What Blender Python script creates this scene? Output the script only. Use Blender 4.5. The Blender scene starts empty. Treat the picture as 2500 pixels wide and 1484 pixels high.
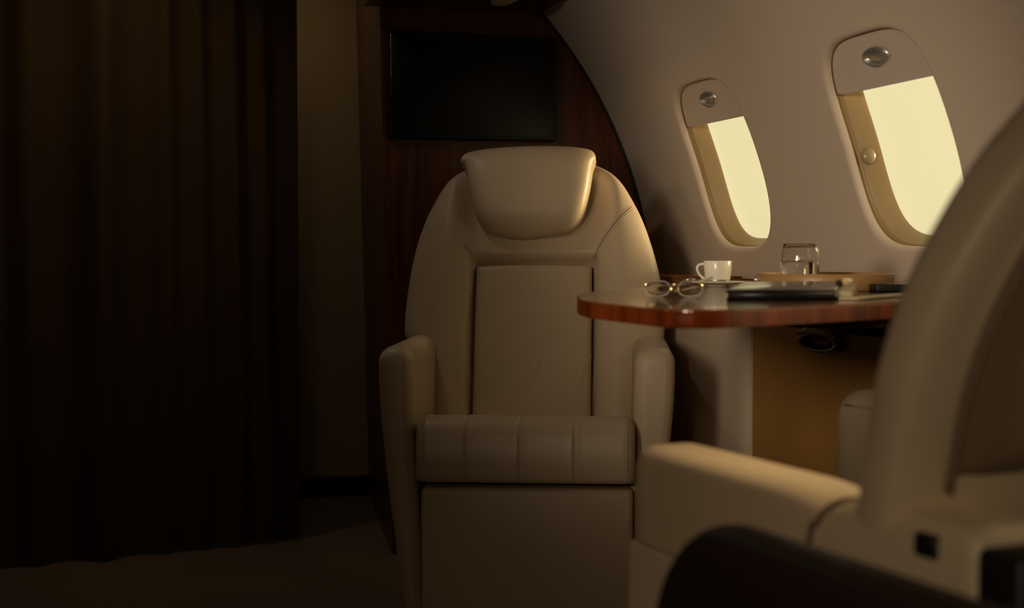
import bpy, bmesh, math, random
from mathutils import Vector, Matrix
random.seed(7)
S = bpy.context.scene
COL = S.collection
PI = math.pi
sin, cos = math.sin, math.cos

# ------------------------------------------------------------------ camera model (2500 x 1484 frame)
FPX = 3600.0
EYE = 0.88
YAW = math.atan((1250 - 304) / FPX)
PIT = math.atan(137 / FPX)


def ray(u, v):
    a = (u - 1250) / FPX
    b = -(v - 742) / FPX
    fy = cos(PIT) + sin(PIT) * b
    fz = -sin(PIT) + cos(PIT) * b
    return Vector((sin(YAW) * fy + cos(YAW) * a, cos(YAW) * fy - sin(YAW) * a, fz))


def on_plane(u, v, p0, n):
    r = ray(u, v)
    o = Vector((0, 0, EYE))
    t = (Vector(p0) - o).dot(Vector(n)) / r.dot(Vector(n))
    return o + r * t


def at_depth(u, v, zc):
    """point of the pixel's ray at the forward distance zc"""
    return on_plane(u, v, (sin(YAW) * zc, cos(YAW) * zc, EYE), (sin(YAW), cos(YAW), 0))


def onX(u, v, X): return on_plane(u, v, (X, 0, 0), (1, 0, 0))
def onY(u, v, Y): return on_plane(u, v, (0, Y, 0), (0, 1, 0))
def onZ(u, v, Z): return on_plane(u, v, (0, 0, Z), (0, 0, 1))


# ------------------------------------------------------------------ materials
def new_mat(name):
    m = bpy.data.materials.new(name)
    m.use_nodes = True
    nt = m.node_tree
    return m, nt, nt.nodes['Principled BSDF']


def mat(name, col, rough=0.5, metal=0.0, bump=0.0, bscale=400.0, vary=0.0, vscale=6.0, spec=0.5, coat=0.0,
        trans=0.0, ior=1.45, sss=0.0):
    m, nt, p = new_mat(name)
    p.inputs['Base Color'].default_value = (*col, 1)
    p.inputs['Roughness'].default_value = rough
    p.inputs['Metallic'].default_value = metal
    p.inputs['Specular IOR Level'].default_value = spec
    p.inputs['Coat Weight'].default_value = coat
    p.inputs['Coat Roughness'].default_value = 0.06
    p.inputs['Transmission Weight'].default_value = trans
    p.inputs['IOR'].default_value = ior
    if sss:
        p.inputs['Subsurface Weight'].default_value = sss
        p.inputs['Subsurface Radius'].default_value = (0.02, 0.015, 0.01)
        p.inputs['Subsurface Scale'].default_value = 0.5
    tc = nt.nodes.new('ShaderNodeTexCoord')
    if vary:
        n = nt.nodes.new('ShaderNodeTexNoise')
        n.inputs['Scale'].default_value = vscale
        n.inputs['Detail'].default_value = 4
        nt.links.new(tc.outputs['Object'], n.inputs['Vector'])
        mx = nt.nodes.new('ShaderNodeMix')
        mx.data_type = 'RGBA'
        mx.inputs['A'].default_value = (*[c * (1 - vary) for c in col], 1)
        mx.inputs['B'].default_value = (*[min(1, c * (1 + vary)) for c in col], 1)
        nt.links.new(n.outputs['Fac'], mx.inputs['Factor'])
        nt.links.new(mx.outputs['Result'], p.inputs['Base Color'])
    if bump:
        v = nt.nodes.new('ShaderNodeTexVoronoi')
        v.inputs['Scale'].default_value = bscale
        nt.links.new(tc.outputs['Object'], v.inputs['Vector'])
        b = nt.nodes.new('ShaderNodeBump')
        b.inputs['Strength'].default_value = bump
        b.inputs['Distance'].default_value = 0.001
        nt.links.new(v.outputs['Distance'], b.inputs['Height'])
        nt.links.new(b.outputs['Normal'], p.inputs['Normal'])
    return m


def wood(name, c1, c2, rough=0.3, scale=(1, 1, 1), bands=6.0, coat=0.3, distort=4.0, spec=0.5):
    m, nt, p = new_mat(name)
    p.inputs['Specular IOR Level'].default_value = spec
    p.inputs['Roughness'].default_value = rough
    p.inputs['Coat Weight'].default_value = coat
    p.inputs['Coat Roughness'].default_value = 0.05
    tc = nt.nodes.new('ShaderNodeTexCoord')
    mp = nt.nodes.new('ShaderNodeMapping')
    mp.inputs['Scale'].default_value = scale
    nt.links.new(tc.outputs['Object'], mp.inputs['Vector'])
    n = nt.nodes.new('ShaderNodeTexNoise')
    n.inputs['Scale'].default_value = bands
    n.inputs['Detail'].default_value = 8
    n.inputs['Roughness'].default_value = 0.6
    n.inputs['Distortion'].default_value = distort * 0.1
    nt.links.new(mp.outputs['Vector'], n.inputs['Vector'])
    r = nt.nodes.new('ShaderNodeValToRGB')
    r.color_ramp.elements[0].position = 0.32
    r.color_ramp.elements[0].color = (*c1, 1)
    r.color_ramp.elements[1].position = 0.68
    r.color_ramp.elements[1].color = (*c2, 1)
    nt.links.new(n.outputs['Fac'], r.inputs['Fac'])
    nt.links.new(r.outputs['Color'], p.inputs['Base Color'])
    return m


def glass_mat(name, col=(1, 1, 1), amount=0.08):
    """clear sheet: mostly transparent with a fresnel-like glossy skin"""
    m = bpy.data.materials.new(name)
    m.use_nodes = True
    nt = m.node_tree
    nt.nodes.clear()
    o = nt.nodes.new('ShaderNodeOutputMaterial')
    t = nt.nodes.new('ShaderNodeBsdfTransparent')
    t.inputs['Color'].default_value = (*col, 1)
    g = nt.nodes.new('ShaderNodeBsdfGlossy')
    g.inputs['Roughness'].default_value = 0.02
    f = nt.nodes.new('ShaderNodeLayerWeight')
    f.inputs['Blend'].default_value = 0.1
    mu = nt.nodes.new('ShaderNodeMath')
    mu.operation = 'MULTIPLY'
    mu.inputs[1].default_value = amount
    nt.links.new(f.outputs['Fresnel'], mu.inputs[0])
    mx = nt.nodes.new('ShaderNodeMixShader')
    nt.links.new(mu.outputs[0], mx.inputs['Fac'])
    nt.links.new(t.outputs[0], mx.inputs[1])
    nt.links.new(g.outputs[0], mx.inputs[2])
    nt.links.new(mx.outputs[0], o.inputs['Surface'])
    return m


LEATHER = mat('cream_leather', (0.53, 0.42, 0.29), 0.42, bump=0.10, bscale=600, vary=0.06)
LEATHER_LIGHT = mat('pale_leather', (0.56, 0.46, 0.35), 0.42, bump=0.10, bscale=600, vary=0.05)
THREAD = mat('thread', (0.42, 0.32, 0.20), 0.7)
SEAM = mat('seam', (0.16, 0.11, 0.07), 0.8)
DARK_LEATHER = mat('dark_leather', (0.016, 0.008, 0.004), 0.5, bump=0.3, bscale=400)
BROWN_PANEL = mat('brown_panel', (0.36, 0.185, 0.045), 0.6, bump=0.15, vary=0.15)
WALL = mat('wall_lining', (0.62, 0.52, 0.42), 0.55, bump=0.05, bscale=900)
SHADE = mat('shade_lining', (0.60, 0.50, 0.42), 0.55)
REVEAL = mat('window_reveal', (0.34, 0.235, 0.12), 0.5)
BEIGE_WALL = mat('beige_lining', (0.42, 0.31, 0.17), 0.7, vary=0.06)
CARPET = mat('carpet', (0.13, 0.095, 0.058), 0.95, bump=0.8, bscale=700, vary=0.15, vscale=3)
CURTAIN = mat('curtain_cloth', (0.060, 0.037, 0.017), 0.9, vary=0.2, vscale=5, spec=0.1)
MAHOGANY = wood('mahogany', (0.045, 0.010, 0.003), (0.15, 0.036, 0.008), 0.38, (14, 14, 0.8), 4, 0.15)
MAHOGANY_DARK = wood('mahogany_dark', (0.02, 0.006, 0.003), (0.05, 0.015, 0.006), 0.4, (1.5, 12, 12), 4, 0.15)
TABLE_WOOD = wood('table_veneer', (0.10, 0.035, 0.012), (0.24, 0.085, 0.03), 0.16, (9, 1.2, 9), 3.0, 0.6)
TABLE_EDGE = wood('table_edge_band', (0.05, 0.010, 0.002), (0.24, 0.045, 0.008), 0.4, (11, 11, 0.6), 2.2, 0.0, spec=0.1)
LEDGE_WOOD = wood('ledge_veneer', (0.12, 0.045, 0.015), (0.26, 0.11, 0.04), 0.18, (9, 1.0, 9), 3, 0.5)
SCREEN = mat('screen', (0.006, 0.006, 0.005), 0.32, spec=0.4)
BLACK = mat('black_plastic', (0.008, 0.007, 0.006), 0.45)
BLACK_GLOSS = mat('black_cover', (0.012, 0.010, 0.008), 0.24, coat=0.3)
SILVER = mat('silver', (0.75, 0.72, 0.68), 0.25, 1.0)
CHROME = mat('chrome', (0.95, 0.94, 0.92), 0.46, 1.0)
GUNMETAL = mat('gunmetal', (0.10, 0.075, 0.05), 0.35, 0.9)
GOLD = mat('gold', (0.85, 0.62, 0.28), 0.2, 1.0)
PORCELAIN = mat('porcelain', (0.90, 0.84, 0.70), 0.2, sss=0.3)
TRAY_LEATHER = mat('tray_leather', (0.38, 0.22, 0.085), 0.4, vary=0.12, bump=0.15)
PAPER = mat('paper', (0.78, 0.66, 0.44), 0.7)
PEN_CREAM = mat('pen_lacquer', (0.55, 0.42, 0.24), 0.25, coat=0.4)
GLASS = mat('drinking_glass', (1, 1, 1), 0.0, trans=1.0, ior=1.45)
WATER = mat('water', (1, 1, 1), 0.0, trans=1.0, ior=1.33)
ACETATE = mat('clear_acetate', (0.95, 0.85, 0.7), 0.12, trans=0.7, ior=1.4)
LENS = glass_mat('spectacle_lens', (0.97, 0.95, 0.9), 0.5)
PANE = glass_mat('window_pane', (1, 1, 1), 0.03)
CLEAR_KNOB = mat('clear_plastic', (0.42, 0.31, 0.19), 0.25, trans=0.3)


# ------------------------------------------------------------------ mesh helpers
class MB:
    def __init__(self):
        self.v = []
        self.f = []
        self.sm = []

    def add(self, vs, fs, smooth=True):
        o = len(self.v)
        self.v += [tuple(p) for p in vs]
        self.f += [tuple(i + o for i in f) for f in fs]
        self.sm += [smooth] * len(fs)
        return self

    def loft(self, rows, closed=True, caps=True, smooth=True):
        n = len(rows[0])
        vs = [p for r in rows for p in r]
        fs = []
        m = n if closed else n - 1
        for i in range(len(rows) - 1):
            for j in range(m):
                k = (j + 1) % n
                fs.append((i * n + j, i * n + k, (i + 1) * n + k, (i + 1) * n + j))
        self.add(vs, fs, smooth)
        if caps and closed:
            for r, flip in ((rows[0], True), (rows[-1], False)):
                c = sum((Vector(p) for p in r), Vector()) / n
                vs2 = list(r) + [c]
                f2 = [((j + 1) % n, j, n) if flip else (j, (j + 1) % n, n) for j in range(n)]
                self.add(vs2, f2, smooth)
        return self

    def box(self, c, s, r=0.0, seg=3, rot=None):
        bm = bmesh.new()
        bmesh.ops.create_cube(bm, size=1)
        for v in bm.verts:
            v.co = Vector((v.co.x * s[0], v.co.y * s[1], v.co.z * s[2]))
        if r:
            bmesh.ops.bevel(bm, geom=list(bm.edges), offset=min(r, min(s) * 0.49), segments=seg, profile=0.5, affect='EDGES')
        M = Matrix.Translation(c) @ (rot.to_4x4() if rot else Matrix())
        bm.verts.index_update()
        self.add([M @ v.co for v in bm.verts], [[v.index for v in f.verts] for f in bm.faces], bool(r))
        bm.free()
        return self

    def tube(self, pts, rad, n=10, closed=False, caps=True, squash=1.0):
        P = [Vector(p) for p in pts]
        m = len(P)
        rr = rad if isinstance(rad, (list, tuple)) else [rad] * m
        rows = []
        prev = None
        for i in range(m):
            if closed:
                t = P[(i + 1) % m] - P[i - 1]
            else:
                t = P[min(i + 1, m - 1)] - P[max(i - 1, 0)]
            t.normalize()
            if prev is None:
                a = Vector((0, 0, 1)) if abs(t.z) < 0.9 else Vector((1, 0, 0))
                nrm = (a - t * a.dot(t)).normalized()
            else:
                nrm = (prev - t * prev.dot(t)).normalized()
            prev = nrm
            b = t.cross(nrm)
            rows.append([P[i] + nrm * (cos(2 * PI * k / n) * rr[i] * squash) + b * (sin(2 * PI * k / n) * rr[i]) for k in range(n)])
        if closed:
            rows.append(rows[0])
        return self.loft(rows, True, caps and not closed)

    def lathe(self, prof, c=(0, 0, 0), n=48):
        rows = [[(c[0] + r * cos(2 * PI * k / n), c[1] + r * sin(2 * PI * k / n), c[2] + z) for k in range(n)] for r, z in prof]
        return self.loft(rows, True, False)

    def prism(self, poly, z0, z1, r=0.0, seg=3):
        """vertical prism over a plan polygon, edges top and bottom rounded"""
        bm = bmesh.new()
        b = [bm.verts.new((p[0], p[1], z0)) for p in poly]
        t = [bm.verts.new((p[0], p[1], z1)) for p in poly]
        fb = bm.faces.new(b[::-1])
        ft = bm.faces.new(t)
        n = len(poly)
        for i in range(n):
            j = (i + 1) % n
            bm.faces.new((b[i], b[j], t[j], t[i]))
        if r:
            es = [e for e in bm.edges if all(v in t for v in e.verts) or all(v in b for v in e.verts)]
            bmesh.ops.bevel(bm, geom=es, offset=r, segments=seg, profile=0.5, affect='EDGES')
        bmesh.ops.recalc_face_normals(bm, faces=bm.faces)
        bm.verts.index_update()
        self.add([v.co.copy() for v in bm.verts], [[v.index for v in f.verts] for f in bm.faces], True)
        bm.free()
        return self

    def build(self, name, material, parent=None, auto=None, mods=()):
        me = bpy.data.meshes.new(name)
        me.from_pydata(self.v, [], self.f)
        bm = bmesh.new()
        bm.from_mesh(me)
        bmesh.ops.remove_doubles(bm, verts=bm.verts, dist=1e-5)
        bmesh.ops.recalc_face_normals(bm, faces=bm.faces)
        for f in bm.faces:
            f.smooth = True
        if auto is not None:
            for e in bm.edges:
                if len(e.link_faces) == 2 and e.calc_face_angle() > auto:
                    e.smooth = False
        bm.to_mesh(me)
        bm.free()
        me.materials.append(material)
        o = bpy.data.objects.new(name, me)
        COL.objects.link(o)
        if parent:
            o.parent = parent
        return o


SHARP = math.radians(35)


def tag(o, label, cat, group=None):
    o['label'] = label
    o['category'] = cat
    if group:
        o['group'] = group
    return o


def thing(name, label, cat, loc=(0, 0, 0), rz=0.0, group=None):
    o = bpy.data.objects.new(name, None)
    o.empty_display_size = 0.1
    COL.objects.link(o)
    o.location = loc
    o.rotation_euler = (0, 0, rz)
    return tag(o, label, cat, group)


def struct(o):
    o['kind'] = 'structure'
    return o


def superpt(a, n):
    c, s = cos(a), sin(a)
    return (math.copysign(abs(c) ** (2 / n), c), math.copysign(abs(s) ** (2 / n), s))


def interp(tab, x):
    if x <= tab[0][0]:
        return tab[0][1]
    for (x0, y0), (x1, y1) in zip(tab, tab[1:]):
        if x <= x1:
            return y0 + (y1 - y0) * (x - x0) / (x1 - x0)
    return tab[-1][1]


def spl(tab, x):
    """smooth (Catmull-Rom, monotone enough) interpolation of a table"""
    if x <= tab[0][0]:
        return tab[0][1]
    if x >= tab[-1][0]:
        return tab[-1][1]
    for i in range(len(tab) - 1):
        if x <= tab[i + 1][0]:
            break
    x0, y0 = tab[i]
    x1, y1 = tab[i + 1]
    h = x1 - x0
    m0 = (y1 - tab[i - 1][1]) / (x1 - tab[i - 1][0]) if i else (y1 - y0) / h
    m1 = (tab[i + 2][1] - y0) / (tab[i + 2][0] - x0) if i + 2 < len(tab) else (y1 - y0) / h
    t = (x - x0) / h
    return (2 * t**3 - 3 * t * t + 1) * y0 + (t**3 - 2 * t * t + t) * h * m0 + (-2 * t**3 + 3 * t * t) * y1 + (t**3 - t * t) * h * m1


def smooth(a, b, x):
    t = max(0.0, min(1.0, (x - a) / (b - a)))
    return t * t * (3 - 2 * t)


# ------------------------------------------------------------------ the cabin shell
CX, CZ, CR = 0.205, 0.664, 1.328       # the fuselage section
Y0, Y1 = -1.7, 5.22


def skin(s, y, off=0.0, side=1):
    th = s / CR
    return Vector((CX + side * (CR + off) * cos(th), y, CZ + (CR + off) * sin(th)))


WIN_S, WIN_HW, WIN_HH = 0.4345, 0.2005, 0.2165
RS0, RS1, RHW = 0.16, 0.72, 0.27
NS, NY = 22, 20


def win_radius(a):
    """radius of the window outline (rounded rectangle) in the direction a in the (y, s) plane"""
    c, s = cos(a), sin(a)
    n = 3.3
    if c < 0 and s > 0:
        n = 4.4
    return 1.0 / ((abs(c) / WIN_HW) ** n + (abs(s) / WIN_HH) ** n) ** (1 / n)


def win_boundary(yc):
    ys = [yc - RHW + 2 * RHW * i / NY for i in range(NY + 1)]
    ss = [RS0 + (RS1 - RS0) * i / NS for i in range(NS + 1)]
    b = [(y, RS0) for y in ys[:-1]] + [(ys[-1], s) for s in ss[:-1]]
    b += [(y, RS1) for y in ys[:0:-1]] + [(ys[0], s) for s in ss[:0:-1]]
    return b, ys, ss


FIL = 0.014


def side_wall(name, side, centres):
    m = MB()
    ylines = [Y0]
    for yc in sorted(centres):
        ylines += win_boundary(yc)[1]
    ylines.append(Y1)
    s_lo = -0.6955
    slines = [s_lo + (RS0 - s_lo) * i / 14 for i in range(14)] + win_boundary(0)[2] + [RS1 + 0.56 * i / 10 for i in range(1, 11)]
    n = len(slines)
    vs = [skin(s, y, 0, side) for y in ylines for s in slines]
    fs = []
    for i in range(len(ylines) - 1):
        ym = (ylines[i] + ylines[i + 1]) / 2
        inwin = any(abs(ym - yc) < RHW for yc in centres)
        for j in range(n - 1):
            sm = (slines[j] + slines[j + 1]) / 2
            if inwin and RS0 < sm < RS1:
                continue
            fs.append((i * n + j, (i + 1) * n + j, (i + 1) * n + j + 1, i * n + j + 1))
    m.add(vs, fs)
    for yc in centres:
        b, _, _ = win_boundary(yc)
        rows = []
        for f in (0, 0.25, 0.5, 0.75, 0.92):
            r = []
            for (y, s) in b:
                a = math.atan2(s - WIN_S, y - yc)
                ro = win_radius(a) + FIL
                p = Vector((y - yc, s - WIN_S))
                q = Vector((cos(a) * ro, sin(a) * ro))
                p = p.lerp(q, f)
                r.append(skin(WIN_S + p.y, yc + p.x, 0, side))
            rows.append(r)
        for k in range(7):
            ph = PI / 2 * k / 6
            e, off = FIL * (1 - sin(ph)), FIL * (1 - cos(ph))
            rows.append(win_ring(yc, e, off, side))
        m.loft(rows, True, False)
    return struct(m.build(name, WALL))


def win_ring(yc, e, off, side):
    r = []
    for (y, s) in win_boundary(yc)[0]:
        a = math.atan2(s - WIN_S, y - yc)
        ro = win_radius(a) + e
        r.append(skin(WIN_S + sin(a) * ro, yc + cos(a) * ro, off, side))
    return r


WCS = [3.466, 2.617, 1.768, 0.919, 0.07]
wall_right = side_wall('wall_right', 1, WCS)
wall_left = side_wall('wall_left', -1, WCS)
wall_left.data.materials[0] = MAHOGANY_DARK  # unseen wall made dark to cut bounced sunlight


def window(k, yc, side):
    m = MB()
    prof = [(0, FIL), (0.001, 0.017), (0.008, 0.018), (0.008, 0.026), (0.0005, 0.0275), (-0.001, 0.032), (-0.006, 0.045), (-0.010, 0.058), (-0.012, 0.063), (-0.012, 0.07)]
    m.loft([win_ring(yc, e, o, side) for e, o in prof], True, False)
    w = struct(m.build('window_%d' % k, REVEAL))
    p = MB()
    ring = win_ring(yc, -0.009, 0.060, side)
    rows = [[Vector(q).lerp(skin(WIN_S, yc, 0.060, side), f) for q in ring] for f in (0, 0.33, 0.66, 0.97)]
    p.loft(rows, True, True)
    p.build('window_pane', PANE, w)
    return w


def shade_half(s):
    d = abs(s - WIN_S) / WIN_HH
    lo = WIN_HW * max(0.0, 1 - d ** 4.4) ** (1 / 4.4)
    hi = WIN_HW * max(0.0, 1 - d ** 3.3) ** (1 / 3.3)
    return -lo, hi


def shade(yc, side, label, drop=0.541, knob=True):
    t = thing('window_shade', label, 'window shade', skin(WIN_S, yc, 0.02, side), 0, 'window shades pulled partly down')
    o = Vector(t.location)
    m = MB()
    top = WIN_S + WIN_HH
    n = 16
    rows = []
    for i in range(n + 1):
        s = drop + (top + 0.004 - drop) * (1 - (1 - i / n) ** 1.8)
        a, b = shade_half(min(s, top - 0.0004))
        a -= 0.005
        b += 0.005
        rows.append([(a + (b - a) * j / 24, s) for j in range(25)])
    front = [[skin(s, yc + y, 0.0195, side) - o for y, s in r] for r in rows]
    back = [[skin(s, yc + y, 0.0235, side) - o for y, s in r] for r in rows]
    # close the slab: one loop per row
    m.loft([f + b[::-1] for f, b in zip(front, back)], True, True)
    m.build('shade_panel', SHADE, t, auto=SHARP)
    hem = MB()
    a, b = shade_half(drop)
    hem.tube([skin(drop + 0.001, yc + a + (b - a) * j / 20, 0.0205, side) - o for j in range(21)], 0.0028, 8)
    hem.build('bottom_rail', SHADE, t)
    if knob:
        # oval finger pull with a scoop in its lower half
        k = MB()
        cs, cy = 0.6005, yc - 0.012
        W, Hh = 0.052, 0.0215
        rows = []
        N = 40
        for i in range(15):
            r = 1 - i / 14
            row = []
            for j in range(N):
                an = 2 * PI * j / N
                yy, ss = W * r * cos(an), Hh * r * sin(an)
                h = 0.0135 * math.sqrt(max(0, 1 - r ** 2.6))
                lip = 0.08 + 0.12 * (yy / W)
                q = (ss / Hh)
                inr = 1 - smooth(0.72, 0.92, r)
                h -= 0.0125 * smooth(lip + 0.06, lip - 0.05, q) * inr * (1 - smooth(-1.0, -0.2, -1 - q) * 0)
                row.append(skin(cs + ss, cy + yy, 0.0192 - h, side) - o)
            rows.append(row)
        k.loft(rows, True, True)
        k.build('pull_knob', CHROME, t)
    return t


for i, yc in enumerate(WCS):
    window(i + 1, yc, 1)
    window(i + 6, yc, -1)
shade(WCS[0], 1, 'pale window shade with oval chrome pull, in the farther, smaller-looking window beside the facing seat')
shade(WCS[1], 1, 'pale window shade with oval pull, in the nearer window beside the near seat back')
for k_, yc in enumerate(WCS):          # unseen left wall: drawn shades added to keep its daylight out, part of those windows
    t = shade(yc, -1, 'unseen drawn shade added to block daylight', 0.2195, False)
    for key in ('label', 'category', 'group'):
        del t[key]
    t.parent = bpy.data.objects['window_%d' % (k_ + 6)]
# clear button on the near reveal of the second window
kb = MB()
c = skin(0.402, WCS[1] + 0.192, 0.040)
rows = []
for i in range(9):
    a = PI / 2 * i / 8
    r_, h_ = 0.017 * cos(a), 0.012 * sin(a)
    rows.append([(c.x + r_ * cos(2 * PI * j / 24), c.y - h_ , c.z + r_ * sin(2 * PI * j / 24)) for j in range(24)])
kb.loft(rows, True, True)
bt = kb.build('vent_button', CLEAR_KNOB, bpy.data.objects['window_2'])

# ceiling vault, floor, ends
m = MB()
a0, a1 = (RS1 + 0.56) / CR, PI - (RS1 + 0.56) / CR
rows = []
for i in range(25):
    a = a0 + (a1 - a0) * i / 24
    rows.append([(CX + CR * cos(a), y, CZ + CR * sin(a)) for y in (Y0, 0, 2, 4, Y1)])
m.loft(rows, False, False)
struct(m.build('ceiling', WALL))
m = MB()
m.box((CX, (Y0 + Y1) / 2, -0.03), (2.5, Y1 - Y0, 0.06))
struct(m.build('floor', CARPET, auto=SHARP))


def end_wall(name, y, th, material):
    m = MB()
    pts = [(CX + (CR + .01) * cos(a), CZ + (CR + .01) * sin(a)) for a in [PI * (-31 + 242 * i / 48) / 180 for i in range(49)]]
    m.loft([[(x, yy, z) for x, z in pts] for yy in (y, y + th)], True, True, False)
    return struct(m.build(name, material, auto=SHARP))


end_wall('wall_back', Y0 - 0.05, 0.06, BEIGE_WALL)
end_wall('wall_front', Y1 - 0.02, 0.06, BEIGE_WALL)
m = MB()
m.box((0.35, Y1 - 0.03, 0.035), (1.1, 0.03, 0.07), 0.004)
struct(m.build('baseboard_front', DARK_LEATHER, auto=SHARP))

# timber bulkhead behind the facing seat; its left end turns away from the aisle
YB = 4.155
m = MB()
FL0, FL1 = onZ(960, 1358, 0), onY(928, 75, YB)         # the front left edge, foot and head
BL0, BL1 = onZ(906, 1212, 0), Vector((0.80, 5.19, 1.60))
ztop = 1.995


def lean(p, q, z): return p + (q - p) * ((z - p.z) / (q.z - p.z))


def bulk_row(z):
    xr = CX + math.sqrt(max(0, CR * CR - (z - CZ) ** 2)) - 0.0005
    f = lean(Vector((FL0.x, YB, 0)), FL1, z)
    b = lean(BL0, BL1, z)
    return [(f.x, YB, z), (max(f.x + .02, xr), YB, z), (max(b.x + .02, xr), 5.19, z), (b.x, 5.19, z)]


m.loft([bulk_row(ztop * (i / 44)) for i in range(45)], True, True, False)
struct(m.build('wall_bulkhead', MAHOGANY, auto=math.radians(20)))
# sidewall edge trim against the bulkhead
m = MB()
m.tube([skin(-0.3 + 1.5 * i / 50, YB - 0.004, -0.002) for i in range(51)], 0.005, 8)
struct(m.build('trim_1', BLACK))

# television on the bulkhead
tv = thing('wall_screen', 'dark flat television screen mounted on the timber bulkhead above the facing seat', 'television', (0.96, YB, 1.4))
tp = [onY(u, v, YB - 0.03) for u, v in ((950, 76), (1360, 88), (1363, 343), (952, 338))]
o = Vector(tv.location)
cx = (tp[0].x + tp[1].x) / 2 - o.x
cz = (tp[0].z + tp[3].z) / 2 - o.z
w, h = (tp[1].x - tp[0].x), (tp[0].z - tp[3].z)
m = MB()
m.box((cx, -0.018, cz), (w, 0.03, h), 0.006)
m.build('screen_case', BLACK, tv, auto=SHARP)
m = MB()
m.box((cx, -0.0335, cz - 0.004), (w - 0.022, 0.003, h - 0.03), 0.001)
m.build('screen_glass', SCREEN, tv, auto=SHARP)
m = MB()
m.box((cx - w / 2 + 0.0035, -0.0335, cz + h * 0.28), (0.0022, 0.003, h * 0.4), 0.001)
e = m.build('edge_glint', SILVER, tv, auto=SHARP)  # silver strip standing in for the highlight on the bezel edge
m = MB()
m.box((cx, -0.002, cz), (w - 0.1, 0.004, h - 0.08))
m.build('wall_plate', BLACK, tv, auto=SHARP)

# overhead timber panel running along the cabin above the seats
zo = onY(1100, 26, YB).z
xl, xr = onY(885, 25, YB).x, onY(1315, 20, YB).x
vl = thing('overhead_valance', 'dark mahogany overhead panel running along the cabin above the timber bulkhead', 'overhead panel', ((xl + xr) / 2, 2.6, zo))
o = Vector(vl.location)
m = MB()
m.box((0, 0, 0.04), (xr - xl, 2 * (YB - 2.6 - 0.012), 0.08), 0.004)
m.build('panel', MAHOGANY_DARK, vl, auto=SHARP)
pl = onZ(1236, -4, zo) - o
m = MB()
rows = []
for i in range(8):
    a = PI / 2 * i / 7
    rows.append([(pl.x + 0.034 * cos(a) * superpt(2 * PI * j / 32, 2)[0], pl.y + 0.11 * cos(a) * superpt(2 * PI * j / 32, 2)[1], -0.012 * sin(a)) for j in range(32)])
m.loft(rows, True, True)
lm = m.build('lamp_cover', LEATHER_LIGHT, vl)

# ------------------------------------------------------------------ curtain on the left
cA, cB = Vector((-1.0, 4.10, 0)), Vector((0.507, 4.41, 0))
cu = thing('curtain', 'heavy near-black curtain hanging floor to ceiling at the left of the cabin', 'curtain', (cB.x, cB.y, 0))
o = Vector(cu.location)
m = MB()
N, K = 320, 24
d = (cB - cA)
nrm = Vector((d.y, -d.x, 0)).normalized()
# fold crests across the width (fraction, half width, height)
CREST = [(0.10, 0.05, 0.05), (0.20, 0.05, 0.05), (0.30, 0.045, 0.05), (0.40, 0.05, 0.055), (0.495, 0.04, 0.05), (0.62, 0.042, 0.075),
         (0.735, 0.03, 0.045), (0.80, 0.026, 0.038), (0.868, 0.028, 0.045), (0.93, 0.022, 0.03)]


def curtain_pt(i, k, back):
    f = i / N
    z = 0.012 + (1.93 - 0.012) * k / K
    w = f + 0.006 * sin(z * 1.7 + f * 12) - 0.010 * (1 - z / 1.9) * (1 - f)
    amp = 0.0
    for c_, hw_, h_ in CREST:
        q = (w - c_) / hw_
        amp += h_ * math.exp(-1.4 * q * q) * (0.80 + 0.20 * z / 1.9)
    p = cA + d * f + nrm * (amp - 0.02)
    p = p - nrm * (0.006 if back else 0)
    return (p.x - o.x, p.y - o.y, z)


rows = []
for k in range(K + 1):
    rows.append([curtain_pt(i, k, 0) for i in range(N + 1)] + [curtain_pt(i, k, 1) for i in range(N, -1, -1)])
m.loft(rows, True, False)
m.build('curtain_cloth', CURTAIN, cu)
m = MB()
m.tube([(cB.x - o.x, cB.y - o.y, 1.945), (cA.x - o.x + 0.3, cA.y - o.y + .06, 1.945)], 0.012, 10)
m.build('curtain_rail', GUNMETAL, cu)

# ------------------------------------------------------------------ side ledge and cabinet under it
XL = 1.372
ZL = 0.810
ZT = 0.803            # table top
lg = thing('side_ledge', 'glossy wooden ledge running along the cabin wall below the windows', 'ledge', (XL, 2.5, 0.74))
m = MB()


def ledge_sec(y):
    xr_ = CX + math.sqrt(CR * CR - (ZL - CZ) ** 2) - 0.004
    xb_ = CX + math.sqrt(CR * CR - (0.77 - CZ) ** 2) - 0.004
    return [(0.006, y, 0.031), (0, y, 0.037), (0, y, ZL - 0.746), (0.006, y, ZL - 0.74), (xr_ - XL, y, ZL - 0.74), (xb_ - XL, y, 0.03)]


m.loft([ledge_sec(y) for y in (-3.2, -1, 0, 1.0, 1.64)], True, True)
m.build('ledge_top', LEDGE_WOOD, lg, auto=SHARP)
m = MB()
m.box((0.004, -0.78, 0.010), (0.012, 4.8, 0.040), 0.003)
m.build('fascia', MAHOGANY, lg, auto=SHARP)
p = onZ(1796, 678, ZL) - Vector((XL, 2.5, 0.74))
m = MB()
m.box((p.x, p.y, ZL - 0.7385), (0.012, 0.05, 0.004), 0.0015)
m.build('latch', BLACK, lg, auto=SHARP)

cb = thing('side_cabinet', 'side cabinet below the ledge with a brown panel, beige end panel and oval pull', 'cabinet', (XL, 2.5, 0))
ysplit = onX(1828, 900, XL).y
m = MB()


def cab_sec(y, x0=0.01):
    return [(x0, y, 0.001), (x0, y, 0.710), (0.135, y, 0.710), (x0 + 0.004, y, 0.12), (x0 + 0.002, y, 0.001)]


m.loft([cab_sec(y) for y in (-3.2, 0, ysplit - 2.5)], True, True)
m.build('cabinet_body', BROWN_PANEL, cb, auto=SHARP)
m = MB()
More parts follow.
